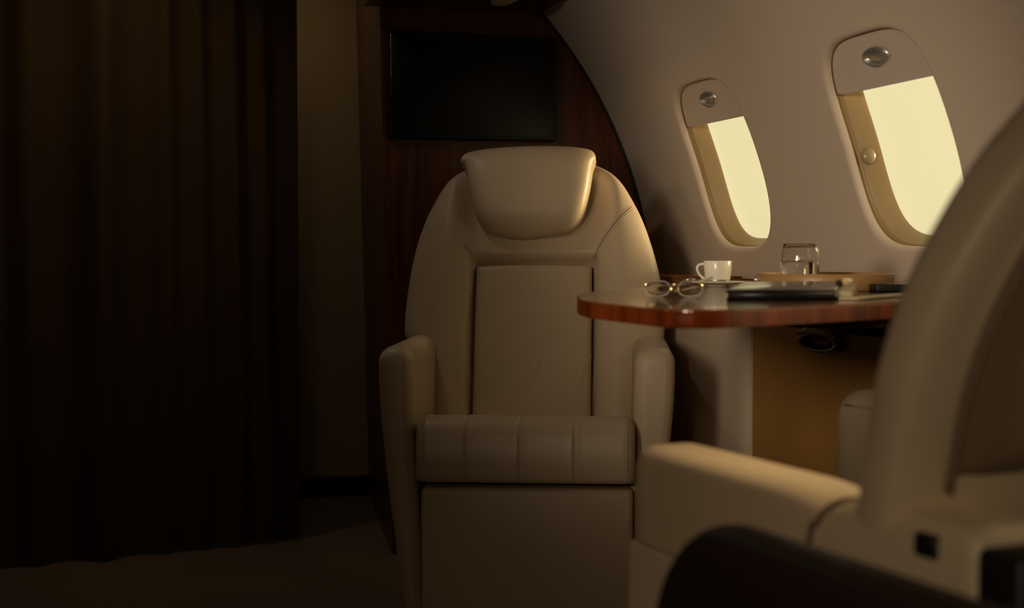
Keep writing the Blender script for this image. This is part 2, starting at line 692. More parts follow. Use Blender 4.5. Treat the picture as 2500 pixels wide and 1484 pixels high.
# beige panel, its near edge rounded, standing slightly proud
yn = ysplit - 2.5
prof = [(0.012, yn - 0.0), (0.004, yn + 0.002), (-0.004, yn + 0.012), (-0.008, yn + 0.03), (-0.010, yn + 0.06), (-0.010, 1.6), (0.03, 1.6)]
m.loft([[(x, y, z) for x, y in prof] for z in (0.12, 0.35, 0.710)], False, False)
bp = m.build('beige_panel', LEATHER_LIGHT, cb, auto=SHARP)
bp['label'] = 'beige padded end panel'
# oval pull
c = onX(2006, 836, XL + 0.004) - Vector((XL, 2.5, 0))
pw = (onX(1956, 836, XL).y - onX(2058, 836, XL).y) / 2
ph = 0.0205
m = MB()


def oval(cy, cz, a, b, n=40): return [(cy + a * cos(2 * PI * k / n), cz + b * sin(2 * PI * k / n)) for k in range(n)]


ring = []
for a_, b_, x_ in ((1, 1, 0.008), (1.02, 1.02, -0.004), (0.95, 0.95, -0.009), (0.80, 0.74, -0.009), (0.74, 0.66, -0.003), (0.72, 0.64, 0.007)):
    ring.append([(x_, y, z) for y, z in oval(c.y, c.z, pw * a_, ph * b_)])
m.loft(ring, True, False)
pull = m.build('oval_pull', GUNMETAL, cb)
pull['label'] = 'dark oval recessed pull'
m = MB()
m.loft([[(0.0075, y, z) for y, z in oval(c.y, c.z, pw * .72, ph * .64)], [(0.0078, y, z) for y, z in oval(c.y, c.z, pw * .3, ph * .3)]], True, True)
m.build('pull_dish', BROWN_PANEL, pull)
m = MB()
arc = [(-0.006, c.y + pw * 1.04 * cos(a), c.z + 0.007 + ph * 0.85 * sin(a)) for a in [PI * (0.05 + 0.9 * i / 20) for i in range(21)]]
m.tube(arc, [0.002 + 0.008 * sin(PI * i / 20) for i in range(21)], 8)
m.build('pull_hood', GUNMETAL, pull)

# ------------------------------------------------------------------ table
tb = thing('folding_table', 'glossy walnut table with red-brown edge, standing out from the wall between the two seats', 'table', (1.0, 2.2, 0.0))
o = Vector(tb.location)
px = [(1412, 717), (1408, 723), (1413, 731), (1440, 737), (1520, 745), (1600, 753), (1640, 756), (1700, 757), (1770, 756), (1850, 752), (1980, 746), (2100, 741), (2220, 735)]
poly = [onZ(u, v, ZT) for u, v in px]
far = [onZ(1425, 713, ZT), onZ(1600, 699.5, ZT), onZ(1680, 696, ZT)]
last = poly[-1]
dirn = (poly[-1] - poly[-4]).normalized()
endp = last + dirn * ((XL - 0.004 - last.x) / dirn.x)
plan = poly + [endp, Vector((XL - 0.004, far[-1].y + 0.05, 0)), far[2], far[1], far[0]]


def chaikin(P, n=2):
    for _ in range(n):
        Q = []
        for i in range(len(P)):
            a, b = P[i], P[(i + 1) % len(P)]
            Q += [a * 0.8 + b * 0.2, a * 0.2 + b * 0.8]
        P = Q
    return P


plan2 = [Vector((p.x - o.x, p.y - o.y)) for p in plan]
plan2 = chaikin(plan2, 2)
cen = sum(plan2, Vector((0, 0))) / len(plan2)
m = MB()
m.prism([tuple(p) for p in plan2], ZT - 0.0235, ZT - 0.0025, 0.005, 4)
m.build('edge_band', TABLE_EDGE, tb, auto=math.radians(50))
m = MB()
ins = [cen + (p - cen) * 0.985 for p in plan2]
m.prism([tuple(p) for p in ins], ZT - 0.010, ZT, 0.0015, 2)
m.build('tabletop', TABLE_WOOD, tb, auto=math.radians(50))
# dark slide bracket under the near edge of the table
b0, b1 = onZ(2025, 786, ZT - 0.028), onZ(2230, 768, ZT - 0.028)
dd = (b1 - b0)
ang = math.atan2(dd.y, dd.x)
cc = (b0 + b1) / 2 - o
m = MB()
rot = Matrix.Rotation(ang, 3, 'Z')
m.box((cc.x, cc.y + 0.02, ZT - 0.0305), (dd.length + 0.02, 0.05, 0.017), 0.003, rot=rot)
br = m.build('slide_bracket', BLACK, tb, auto=SHARP)
m = MB()
m.box((cc.x + 0.02, cc.y + 0.02 - 0.0262, ZT - 0.031), (dd.length * 0.7, 0.002, 0.004), 0.0008, rot=rot)
m.build('bracket_groove', GUNMETAL, br, auto=SHARP)

# ------------------------------------------------------------------ things on the table
def at_table(u, v, dz=0.0):
    return onZ(u, v, ZT + dz)


# espresso cup
pc = at_table(1752, 699)
sa = thing('saucer', 'white saucer under the espresso cup on the wooden table', 'saucer', (pc.x, pc.y, ZT))
m = MB()
m.lathe([(0.0, 0.0), (0.022, 0.0), (0.024, 0.002), (0.030, 0.004), (0.044, 0.0062), (0.0545, 0.0090), (0.0555, 0.0097), (0.054, 0.0104), (0.044, 0.0078), (0.030, 0.0058), (0.0225, 0.0052), (0.021, 0.0045), (0.0, 0.0045)])
m.build('dish', PORCELAIN, sa)
cp = thing('espresso_cup', 'small white straight-sided espresso cup with a loop handle on its saucer', 'cup', (pc.x, pc.y, ZT + 0.0048), -YAW)
H_ = 0.0465
m = MB()
m.lathe([(0.0, 0.001), (0.015, 0.0), (0.0185, 0.0005), (0.0225, 0.004), (0.0255, 0.012), (0.0272, 0.026), (0.0280, H_ - 0.001), (0.0275, H_), (0.0262, H_ - 0.0008), (0.0252, 0.026), (0.0235, 0.012), (0.019, 0.005), (0.0, 0.0045)], n=56)
m.build('cup_body', PORCELAIN, cp)
m = MB()
hp = [(-0.0265, 0, 0.0395), (-0.031, 0, 0.0400), (-0.0375, 0, 0.0388), (-0.0412, 0, 0.034), (-0.0412, 0, 0.028), (-0.0385, 0, 0.0215), (-0.034, 0, 0.016), (-0.029, 0, 0.0115), (-0.0245, 0, 0.009)]
m.tube(hp, [0.0036, 0.0030, 0.0028, 0.0028, 0.0027, 0.0026, 0.0027, 0.0030, 0.0036], 10)
m.build('cup_handle', PORCELAIN, cp)
# coffee spoon lying across the saucer rim
sp = thing('teaspoon', 'small teaspoon resting on the rim of the saucer beside the cup handle', 'spoon', (pc.x, pc.y, ZT + 0.0108), -YAW)
m = MB()
rows = []
for i in range(13):
    a = PI * i / 12
    rr = sin(a)
    xx = -0.058 - 0.013 * cos(a)
    rows.append([(xx, -0.012 + 0.0085 * rr * cos(2 * PI * k / 16), 0.003 + 0.0032 * rr * sin(2 * PI * k / 16)) for k in range(16)])
m.loft(rows, True, True)
m.build('spoon_bowl', SILVER, sp)
m = MB()
m.tube([(-0.046, -0.012, 0.003), (-0.036, -0.018, 0.0025), (-0.015, -0.028, 0.0018), (0.012, -0.040, 0.0022)], [0.0018, 0.0014, 0.0016, 0.0022], 8)
m.build('spoon_handle', SILVER, sp)

# round tray with the tumbler
ptc = at_depth(2013, 660, 2.73)
TRX, TRY = ptc.x, ptc.y
RT = 0.1270
tr = thing('round_tray', 'round brown leather tray with a low rim standing on the table under the water glass', 'tray', (TRX, TRY, ZT))
m = MB()
hr = 0.0305
m.lathe([(0.0, 0.0), (RT - 0.004, 0.0), (RT - 0.001, 0.002), (RT, hr - 0.001), (RT - 0.0012, hr), (RT - 0.0042, hr), (RT - 0.0055, hr - 0.002), (RT - 0.006, 0.006), (RT - 0.009, 0.004), (0.0, 0.004)], n=80)
m.build('tray_body', TRAY_LEATHER, tr)
m = MB()
aa = PI - YAW + 0.25
m.tube([((RT + q) * cos(aa), (RT + q) * sin(aa), 0.019) for q in (-0.002, 0.006, 0.013)], [0.003, 0.003, 0.0022], 10)
m.build('stud', CHROME, tr)

gp = at_depth(1954, 660, 2.68)
gl = thing('water_glass', 'rounded clear tumbler half full of water standing in the round tray', 'glass', (gp.x, gp.y, ZT + 0.0045))
m = MB()
R0 = 0.0355
outer = [(0.0, 0.0), (0.024, 0.0), (0.0262, 0.0015), (0.0290, 0.008), (0.0325, 0.020), (0.0350, 0.034), (R0 + 0.0004, 0.046), (0.0350, 0.058), (0.0330, 0.070), (0.0306, 0.0795), (0.0301, 0.0802), (0.0294, 0.0796)]
inner = [(0.0317, 0.070), (0.0336, 0.058), (0.0342, 0.046), (0.0336, 0.034), (0.0311, 0.020), (0.0272, 0.010), (0.0235, 0.0075), (0.0, 0.0068)]
m.lathe(outer + inner, n=64)
m.build('tumbler', GLASS, gl)
m = MB()
e_ = 0.00025
m.lathe([(0.0, 0.0068 + e_), (0.0235 - e_, 0.0075 + e_), (0.0272 - e_, 0.010 + e_), (0.0311 - e_, 0.020), (0.0336 - e_, 0.034), (0.0342 - e_, 0.046), (0.03405 - e_, 0.0490), (0.0325, 0.0482), (0.0, 0.0480)], n=64)
m.build('water', WATER, gl)

# leather folio, thicker at its far edge, page block on the right
fo_pts = [at_table(1772, 733), at_table(2046, 731)]
fx = (fo_pts[1] - fo_pts[0])
fl = fx.length
fa = math.atan2(fx.y, fx.x)
fo = thing('black_folio', 'black leather folio with pale page edges lying on the table in front of the tray', 'folio', tuple(fo_pts[0]), fa)
DF = 0.205


def wedge(m, x0, x1, y0, y1, z0a, z0b, z1a, z1b, r=0.003):
    """slab whose heights change from the near edge (a) to the far edge (b)"""
    bm = bmesh.new()
    bmesh.ops.create_cube(bm, size=1)
    for v in bm.verts:
        t = v.co.y + 0.5
        lo, hi = z0a + (z0b - z0a) * t, z1a + (z1b - z1a) * t
        v.co = Vector((x0 + (x1 - x0) * (v.co.x + .5), y0 + (y1 - y0) * t, hi if v.co.z > 0 else lo))
    bmesh.ops.bevel(bm, geom=list(bm.edges), offset=r, segments=3, profile=0.5, affect='EDGES')
    bm.verts.index_update()
    m.add([v.co for v in bm.verts], [[v.index for v in f.verts] for f in bm.faces])
    bm.free()


SKEW = 0.50       # the folio is turned: its right edge runs away to the right


def skewed(m):
    m.v = [(x + y * SKEW, y, z) for x, y, z in m.v]
    return m


m = MB()
wedge(m, 0, fl, 0, DF, 0, 0, 0.004, 0.004, 0.0018)
skewed(m).build('back_cover', BLACK, fo, auto=SHARP)
m = MB()
wedge(m, 0.006, fl + 0.022, 0.010, DF - 0.004, 0.0035, 0.0035, 0.0115, 0.0185, 0.001)
skewed(m).build('page_block', PAPER, fo, auto=SHARP)
m = MB()
wedge(m, 0, fl - 0.004, -0.001, DF, 0.0108, 0.018, 0.0148, 0.0225, 0.0019)
skewed(m).build('front_cover', BLACK_GLOSS, fo, auto=SHARP)
m = MB()
m.tube([(0.004, 0.001, 0.0075), (fl * 0.5, 0.001, 0.0075), (fl - 0.006, 0.001, 0.0075)], 0.0074, 14)
skewed(m).build('spine', BLACK, fo)
# pen lying on the folio
p0, p1 = on_plane(2050, 691, (0, 0, ZT + 0.0275), (0, 0, 1)), None
pn = thing('fountain_pen', 'stubby cream lacquered pen lying on top of the black folio', 'pen', tuple(p0), -YAW + math.radians(64))
m = MB()
m.tube([(0, 0, 0), (0.003, 0, 0), (0.03, 0, 0), (0.056, 0, 0), (0.059, 0, 0)], [0.0052, 0.0062, 0.0064, 0.0060, 0.0045], 18)
m.build('barrel', PEN_CREAM, pn)
m = MB()
m.tube([(-0.0045, 0, 0), (0.001, 0, 0)], [0.0046, 0.0050], 16)
m.build('cap_end', BLACK, pn)

# dark tablet behind, at the right of the tray
q0 = at_table(2140, 713)
tbk = thing('tablet', 'thin black tablet lying on the table between the tray and the near seat back', 'tablet', (q0.x, q0.y, ZT), -YAW + 0.02)
m = MB()
m.box((0.05, 0.03, 0.007), (0.10, 0.06, 0.0135), 0.003)
m.build('tablet_body', BLACK, tbk, auto=SHARP)
m = MB()
m.box((0.05, 0.03, 0.0139), (0.092, 0.054, 0.0006), 0.0002)
m.build('tablet_screen', BLACK_GLOSS, tbk, auto=SHARP)
# paper slip by the near edge of the table
q0, q1 = at_table(2092, 733), at_table(2235, 722)
qv = q1 - q0
pa = thing('booklet', 'thin pale booklet lying near the front edge of the table right of the folio', 'booklet', (q0.x, q0.y, ZT), math.atan2(qv.y, qv.x))
m = MB()
m.box((qv.length * 0.5, 0.014, 0.0022), (qv.length * 1.0, 0.03, 0.0036), 0.0012)
m.build('booklet_pages', PAPER, pa, auto=SHARP)

# spectacles: clear frame with gold hinges, standing on the table, temples towards the viewer's right
ga = -YAW - 0.42
gc = at_table(1643, 724)
eg0 = gc - Vector((cos(ga), sin(ga), 0)) * 0.049
gs = thing('spectacles', 'clear-framed spectacles with gold hinges and folded temples lying on the left end of the table', 'glasses', (eg0.x, eg0.y, ZT), ga)
gs.scale = (0.85, 0.85, 0.85)
LW = 0.046


def rim(cx_, cy_, n=36):
    P = []
    for k in range(n):
        a = 2 * PI * k / n
        sx, sz = superpt(a, 2.7)
        P.append((cx_ + LW / 2 * sx, cy_ + 0.0022 * sx * sx, 0.0150 + 0.0138 * sz))
    return P


for i, cx_ in enumerate((0.026, 0.026 + LW + 0.017)):
    m = MB()
    m.tube(rim(cx_, 0.004), 0.0012, 8, closed=True)
    rm = m.build('rim', ACETATE, gs)
    m = MB()
    r0 = rim(cx_, 0.004)
    m.loft([r0, [Vector(p).lerp(Vector((cx_, 0.004, 0.0150)), 0.5) for p in r0]], True, True)
    m.build('lens', LENS, rm)
m = MB()
xb = 0.026 + LW / 2
m.tube([(xb - 0.001, 0.005, 0.020), (xb + 0.006, 0.003, 0.023), (xb + 0.011, 0.003, 0.023), (xb + 0.018, 0.005, 0.020)], 0.0015, 8)
m.build('bridge', GOLD, gs)
for q in (xb + 0.002, xb + 0.015):
    m = MB()
    rows = []
    for i in range(9):
        a = PI * i / 8
        rows.append([(q + 0.0035 * sin(a) * cos(2 * PI * k / 12), 0.010 + 0.002 * sin(a) * sin(2 * PI * k / 12), 0.013 - 0.006 * cos(a)) for k in range(12)])
    m.loft(rows, True, True)
    m.build('nose_pad', GOLD, gs)
xr_ = 0.026 + LW + 0.017 + LW / 2
for q, sgn, tpath in ((0.002, 1, ((0.0, 0.011, 0.021), (0.010, 0.020, 0.020), (0.050, 0.027, 0.020), (0.092, 0.031, 0.026), (0.112, 0.034, 0.033), (0.122, 0.035, 0.036))),
                      (xr_, -1, ((0.0, 0.011, 0.021), (-0.010, 0.014, 0.019), (-0.050, 0.018, 0.010), (-0.095, 0.021, 0.0055), (-0.112, 0.022, 0.0035)))):
    m = MB()
    m.box((q, 0.008, 0.021), (0.005, 0.008, 0.006), 0.0015)
    hg = m.build('hinge', GOLD, gs, auto=SHARP)
    m = MB()
    m.tube([(q + x, y, z) for x, y, z in tpath], 0.0016, 8)
    m.build('temple', ACETATE, gs)


# ------------------------------------------------------------------ seats
def dashes(m, path, step=0.0058, length=0.0036, rad=0.00055):
    """row of short stitches along a polyline"""
    P = [Vector(p) for p in path]
    acc, nxt = 0.0, 0.0
    for a, b in zip(P, P[1:]):
        L = (b - a).length
        if L < 1e-6:
            continue
        t = (b - a) / L
        while nxt < acc + L:
            q = a + t * (nxt - acc)
            m.tube([q - t * length / 2, q + t * length / 2], rad, 5)
            nxt += step
        acc += L
    return m


# ---- the facing seat
CH = Vector((0.842, 3.087, 0))
CA = math.radians(-18.8)
MCH = Matrix.Translation(CH) @ Matrix.Rotation(CA, 4, 'Z')
MINV = MCH.inverted()
REC = math.radians(18)
PB = Vector((0, 0.43, 0.50))                  # foot of the back plane (local)
PU = Vector((0, sin(REC), cos(REC)))          # up along the back
PN = Vector((0, -cos(REC), sin(REC)))         # out of the back, to the front


def loc_plane(u, v, p0, n):
    return MINV @ on_plane(u, v, MCH @ Vector(p0), (MCH.to_3x3() @ Vector(n)))


def back_xt(u, v, d=0.0):
    p = loc_plane(u, v, PB + PN * d, PN)
    return p.x, (p - PB).dot(PU)


def back_pt(x, t, d): return Vector((x, 0, 0)) + PB + PU * t + PN * d


seat = thing('cabin_seat', 'cream leather cabin seat facing the viewer in front of the timber bulkhead', 'seat', CH, CA)
LC = [(1145, 418), (1120, 436), (1092, 460), (1066, 500), (1040, 552), (1017, 620), (1001, 700), (993, 760), (990, 800), (991, 826), (1000, 845)]
RC = [(1448, 404), (1470, 415), (1494, 432), (1521, 460), (1546, 500), (1570, 548), (1592, 610), (1606, 660), (1614, 700), (1620, 760), (1623, 800), (1621, 824)]
LT = sorted([(t, x) for x, t in [back_xt(u, v, -0.03) for u, v in LC]])
RTb = sorted([(t, x) for x, t in [back_xt(u, v, -0.03) for u, v in RC]])
pxl, pt1 = back_xt(1162, 645, 0.01)
pxr, pt1b = back_xt(1448, 641, 0.01)
ptop = (pt1 + pt1b) / 2
t_lo = -0.10
LT = [(t_lo, LT[0][1] + 0.05), (t_lo + 0.07, LT[0][1] + 0.03)] + LT
RTb = [(t_lo, RTb[0][1] - 0.05), (t_lo + 0.07, RTb[0][1] - 0.03)] + RTb
TT = max(LT[-1][0], RTb[-1][0])
tops = LT[-1][1], RTb[-1][1]


def outline(t):
    """left and right edge of the back at height t, closed with a shallow arch above the shoulders"""
    if t <= TT - 0.004:
        return spl(LT, t), spl(RTb, t)
    return tops


def front_h(x, t):
    """height of the upholstered front over the back plane"""
    xl_, xr__ = outline(t)
    bol = 0.050
    # trough for the centre panel
    inx = smooth(pxl - 0.014, pxl + 0.004, x) * smooth(pxr + 0.014, pxr - 0.004, x)
    near_ = smooth(pxl - 0.07, pxl, x) * smooth(pxr + 0.07, pxr, x)
    iny = smooth(ptop + 0.02, ptop - 0.004, t)
    h = bol - 0.012 * near_ * iny - 0.060 * inx * iny
    # soft roll across, above the panel, and hollow under the headrest
    roll = near_ * (1 - iny)
    h -= roll * (0.020 + 0.020 * smooth(ptop + 0.06, ptop + 0.16, t))
    mid = (pxr + 0.5 * (xr__ - pxr)) if x > 0.05 else (pxl + 0.5 * (xl_ - pxl))
    h += 0.010 * math.exp(-((x - mid) / 0.055) ** 2) * smooth(ptop + 0.25, ptop + 0.05, t)
    return h


def edge_round(q, n=3.4):
    return max(0.0, 1 - abs(q) ** n) ** (1 / n)


def front_surf(x, t):
    xl_, xr__ = outline(t)
    q = (x - (xl_ + xr__) / 2) / ((xr__ - xl_) / 2)
    er = edge_round(q, 3.6) * top_fade(t)
    return back_pt(x, t, -0.03 + (front_h(x, t) + 0.03) * er)


def top_fade(t):
    return math.sqrt(max(0.0, 1 - max(0.0, (t - (TT - 0.05)) / 0.062) ** 2))


m = MB()
rows = []
NT, NX = 72, 72
for i in range(NT + 1):
    t = t_lo + (TT + 0.010 - t_lo) * i / NT
    xl_, xr__ = outline(min(t, TT))
    xm, hw = (xl_ + xr__) / 2, (xr__ - xl_) / 2
    fr, bk = [], []
    for j in range(NX + 1):
        q = -cos(PI * j / NX)
        x = xm + hw * q
        er = edge_round(q, 3.6) * top_fade(t)
        fr.append(back_pt(x, t, -0.03 + (front_h(x, t) + 0.03) * er))
        bk.append(back_pt(x, t, -0.03 - 0.10 * edge_round(q, 2.6) * top_fade(t)))
    rows.append(fr + bk[-2:0:-1])
m.loft(rows, True, True)
backrest = m.build('backrest', LEATHER, seat)

# centre panel cushion
m = MB()
rows = []
pt0 = -0.10
pm, pw2 = (pxl + pxr) / 2, (pxr - pxl) / 2 - 0.0022
for i in range(41):
    t = pt0 + (ptop - 0.003 - pt0) * i / 40
    te = (ptop - 0.003 - t) / 0.012
    fade = 1.0 if te >= 1 else math.sqrt(max(0.0, 1 - (1 - te) ** 2))
    fr, bk = [], []
    for j in range(45):
        q = -cos(PI * j / 44)
        hh = 0.030 + 0.010 * (1 - q * q) + 0.006 * sin(PI * max(0, min(1, t / ptop)))
        fr.append(back_pt(pm + pw2 * q, t, -0.025 + (hh + 0.025) * edge_round(q, 9) * (0.35 + 0.65 * fade)))
        bk.append(back_pt(pm + pw2 * q, t, -0.025))
    rows.append(fr + bk[-2:0:-1])
m.loft(rows, True, True)
pan = m.build('back_panel', LEATHER, seat)
# diagonal pleats pressed into the panel
m = MB()
for (ua, va, ub, vb) in ((1447, 850, 1382, 1004), (1352, 800, 1272, 1000), (1166, 878, 1192, 945)):
    path = []
    for k in range(13):
        f = k / 12
        x, t = back_xt(ua + (ub - ua) * f, va + (vb - va) * f, 0.04)
        q = (x - pm) / pw2
        hh = 0.030 + 0.010 * (1 - q * q) + 0.006 * sin(PI * max(0, min(1, t / ptop)))
        path.append(back_pt(x, t, -0.025 + (hh + 0.025) * edge_round(q, 9) - 0.0036))
    m.tube(path, [0.0020 + 0.0030 * sin(PI * k / 12) for k in range(13)], 12)
m.build('pleat', LEATHER, pan)

# shoulder seams, double stitched
for pts in (((1449, 640), (1452, 622), (1462, 600), (1480, 574), (1508, 538), (1542, 500)), ((1161, 642), (1157, 628), (1148, 614), (1134, 598))):
    fine = []
    for a, b in zip(pts, pts[1:]):
        for k in range(6):
            f = k / 6
            fine.append((a[0] + (b[0] - a[0]) * f, a[1] + (b[1] - a[1]) * f))
    fine.append(pts[-1])
    P = []
    for u, v in fine:
        x, t = back_xt(u, v, 0.04)
        P.append((x, t))
    m = MB()
    m.tube([front_surf(x, t) + PN * 0.0001 for x, t in P], 0.0011, 6)
    m.build('seam', SEAM, backrest)
    for off in (0.006, -0.006):
        Q = []
        for k, (x, t) in enumerate(P):
            a, b = P[max(0, k - 1)], P[min(len(P) - 1, k + 1)]
            dx, dt = b[0] - a[0], b[1] - a[1]
            L = math.hypot(dx, dt) or 1
            Q.append(front_surf(x - dt / L * off, t + dx / L * off) + PN * 0.0004)
        dashes(MB(), Q).build('stitching', THREAD, backrest)

# headrest pillow
HR = [((1232, 579), (1320, 579)), ((1204, 573), (1382, 572)), ((1185, 562), (1404, 560)), ((1170, 544), (1418, 543)), ((1159, 515), (1430, 515)),
      ((1151, 475), (1440, 473)), ((1144, 440), (1445, 438)), ((1140, 420), (1447, 420)), ((1134, 410), (1450, 408)), ((1126, 402), (1454, 398)),
      ((1127, 392), (1455, 388)), ((1136, 381), (1450, 375)), ((1155, 374), (1436, 367)), ((1210, 367), (1405, 364))]
m = MB()
rows = []
HB = 0.038
tab = []
for (l, r_) in HR:
    xl_, tl = back_xt(*l, HB)
    xr__, tr_ = back_xt(*r_, HB)
    tab.append((tl, xl_, tr_, xr__))
n_h = len(tab)
NH = 44
hr_front = []
for i in range(NH + 1):
    f = i / NH * (n_h - 1)
    tl = spl([(k, a[0]) for k, a in enumerate(tab)], f)
    xl_ = spl([(k, a[1]) for k, a in enumerate(tab)], f)
    tr_ = spl([(k, a[2]) for k, a in enumerate(tab)], f)
    xr__ = spl([(k, a[3]) for k, a in enumerate(tab)], f)
    tb_, tt_ = tab[0][0], tab[-1][0]
    ft = ((tl + tr_) / 2 - tb_) / (tt_ - tb_)
    puff = (max(0.0, 1 - (1 - ft) ** 7)) ** 0.45 * (max(0.0, 1 - ft ** 9)) ** 0.5
    fr, bk = [], []
    for j in range(49):
        q = -cos(PI * j / 48)
        x = (xl_ + xr__) / 2 + (xr__ - xl_) / 2 * q
        t = tl + (tr_ - tl) * (q + 1) / 2
        arch = 0.010 * (1 - q * q) * smooth(0.8, 1.0, ft) - 0.006 * (1 - q * q) * smooth(0.12, 0.0, ft)
        d = 0.022 + 0.076 * puff * edge_round(q, 5.0) + 0.008 * sin(PI * ft)
        fr.append(back_pt(x, t + arch, d))
        bk.append(back_pt(x, t + arch, 0.020 - 0.012 * puff * edge_round(q, 3)))
    rows.append(fr + bk[-2:0:-1])
m.loft(rows, True, True)
head = m.build('headrest', LEATHER, seat)
# headrest wrap over the top of the back, with its side seam
m = MB()
rows = []
tt_ = tab[-3][0]
for i in range(15):
    a = PI * i / 14
    d = 0.02 + 0.055 * cos(a)
    row = []
    for j in range(33):
        q = -cos(PI * j / 32)
        x = (tab[-3][1] + tab[-3][3]) / 2 + (tab[-3][3] - tab[-3][1]) / 2 * 0.97 * q
        row.append(back_pt(x, tt_ - 0.012 + 0.020 * sin(a) * edge_round(q, 4), d))
    rows.append(row)
m.loft(rows, False, False)
wrap = m.build('headrest_wrap', LEATHER, head)

# arms of the facing seat
def arm_loft(m, rows_z, yf, yb, zt, r_top=0.030, r_c=0.022, side_sign=1, dirf=-1, lean_f=0.0, top_drop=0.0):
    """upright padded arm: rows_z = [(z, x_inner, x_outer)], front at yf, rear at yb"""
    rows = []

    def row(z, xi, xo, ins):
        x0, x1 = min(xi, xo) + ins, max(xi, xo) - ins
        ya, yb_ = yf - dirf * ins + dirf * lean_f * (zt - z), yb
        y0, y1 = min(ya, yb_), max(ya, yb_)
        rc = max(0.004, min(r_c, (x1 - x0) * 0.48))
        P = []
        for cxq, cyq, a0 in ((x1 - rc, y1 - rc, 0), (x0 + rc, y1 - rc, PI / 2), (x0 + rc, y0 + rc, PI), (x1 - rc, y0 + rc, 1.5 * PI)):
            for k in range(7):
                a = a0 + PI / 2 * k / 6
                P.append((cxq + rc * cos(a), cyq + rc * sin(a), z))
        return P

    zs = [a[0] for a in rows_z]
    ti = [(a[0], a[1]) for a in rows_z]
    to = [(a[0], a[2]) for a in rows_z]
    n = 16
    z_side = zt - r_top
    for i in range(n + 1):
        z = zs[0] + (z_side - zs[0]) * i / n
        rows.append(row(z, spl(ti, z), spl(to, z), 0))
    for i in range(1, 9):
        a = PI / 2 * i / 8
        rows.append(row(z_side + r_top * sin(a), spl(ti, z_side), spl(to, z_side), r_top * (1 - cos(a))))
    m.loft(rows, True, True)
    return rows


AL = [((1010, 1484), (985, 1484))]
arm_px = [(1484, 1031, 985), (1400, 1029, 972), (1270, 1024, 955), (1187, 1018, 944), (1120, 1012, 937), (1000, 1008, 925), (920, 1006, 921), (850, 1004, 921)]
rz = []
for v, ui, uo in arm_px:
    a, b = loc_plane(ui, v, (0, 0, 0), (0, 1, 0)), loc_plane(uo, v, (0, 0, 0), (0, 1, 0))
    rz.append((a.z, a.x, b.x))
z_b = 0.0
lowx = rz[0]
rz = [(0.0, lowx[1] + 0.004, lowx[2] + 0.016)] + rz
ARMZ = loc_plane(1000, 843, (0, 0.05, 0), (0, 1, 0)).z
for sgn in (1, -1):
    m = MB()
    if sgn == 1:
        rr = rz
    else:
        xo = loc_plane(1645, 950, (0, 0, 0), (0, 1, 0)).x
        xi = loc_plane(1546, 950, (0, 0, 0), (0, 1, 0)).x
        base_o = rz[6][2]
        base_i = rz[6][1]
        rr = [(z, xi + (base_i - i) * 1.0, xo + (base_o - o_)) for z, i, o_ in rz]
    arm_rows = arm_loft(m, rr, 0.0, 0.56, ARMZ, r_top=0.034, r_c=0.024)
    arm = m.build('armrest', LEATHER, seat)
    # stitched edges down the front of the arm
    for edge in (0, 1):
        P = []
        for k in range(3, len(arm_rows) - 4):
            row = arm_rows[k]
            xs = [p[0] for p in row]
            yf = min(p[1] for p in row)
            x = (min(xs) + 0.017) if edge == 0 else (max(xs) - 0.017)
            # y on the rounded corner
            cand = min(row, key=lambda p: abs(p[0] - x) + (p[1] - yf) * 2)
            P.append(Vector((cand[0], cand[1] - 0.0003, cand[2])))
        dashes(MB(), P).build('stitching', THREAD, arm)

# seat cushion with three stitched channels
q0, q1 = loc_plane(1012, 1100, (0, -0.06, 0), (0, 1, 0)), loc_plane(1551, 1100, (0, -0.06, 0), (0, 1, 0))
zc1 = loc_plane(1280, 1013, (0, 0.0, 0), (0, 1, 0)).z
zc0 = loc_plane(1280, 1183, (0, -0.06, 0), (0, 1, 0)).z
seam_x = [loc_plane(u, 1100, (0, -0.06, 0), (0, 1, 0)).x for u in (1136, 1268, 1402)]
m = MB()
sec = []
RC_ = 0.055
zm = (zc0 + zc1) / 2
# section (y, z) from the rear top over the front to the rear bottom
for k in range(8):
    sec.append((0.45 - (0.45 - (-0.06 + RC_)) * k / 8, zc1 - 0.085 * (1 - k / 8)))
for k in range(9):
    a = PI / 2 * k / 8
    sec.append((-0.06 + RC_ - RC_ * sin(a), zc1 - RC_ + RC_ * cos(a)))
for k in range(1, 8):
    sec.append((-0.06 - 0.004 * sin(PI * k / 8), zc1 - RC_ - (zc1 - RC_ - zc0 - 0.02) * k / 8))
for k in range(7):
    a = PI / 2 * k / 6
    sec.append((-0.04 - 0.02 * cos(a), zc0 + 0.02 - 0.02 * sin(a)))
sec.append((0.45, zc0))
xs = []
for k in range(141):
    xs.append(q0.x + (q1.x - q0.x) * (0.5 - 0.5 * cos(PI * k / 140)))
for sx in seam_x:
    xs += [sx - 0.006, sx - 0.003, sx - 0.0015, sx, sx + 0.0015, sx + 0.003, sx + 0.006]
xs = sorted(set(xs))
cyc, czc = 0.2, zm
rows = []
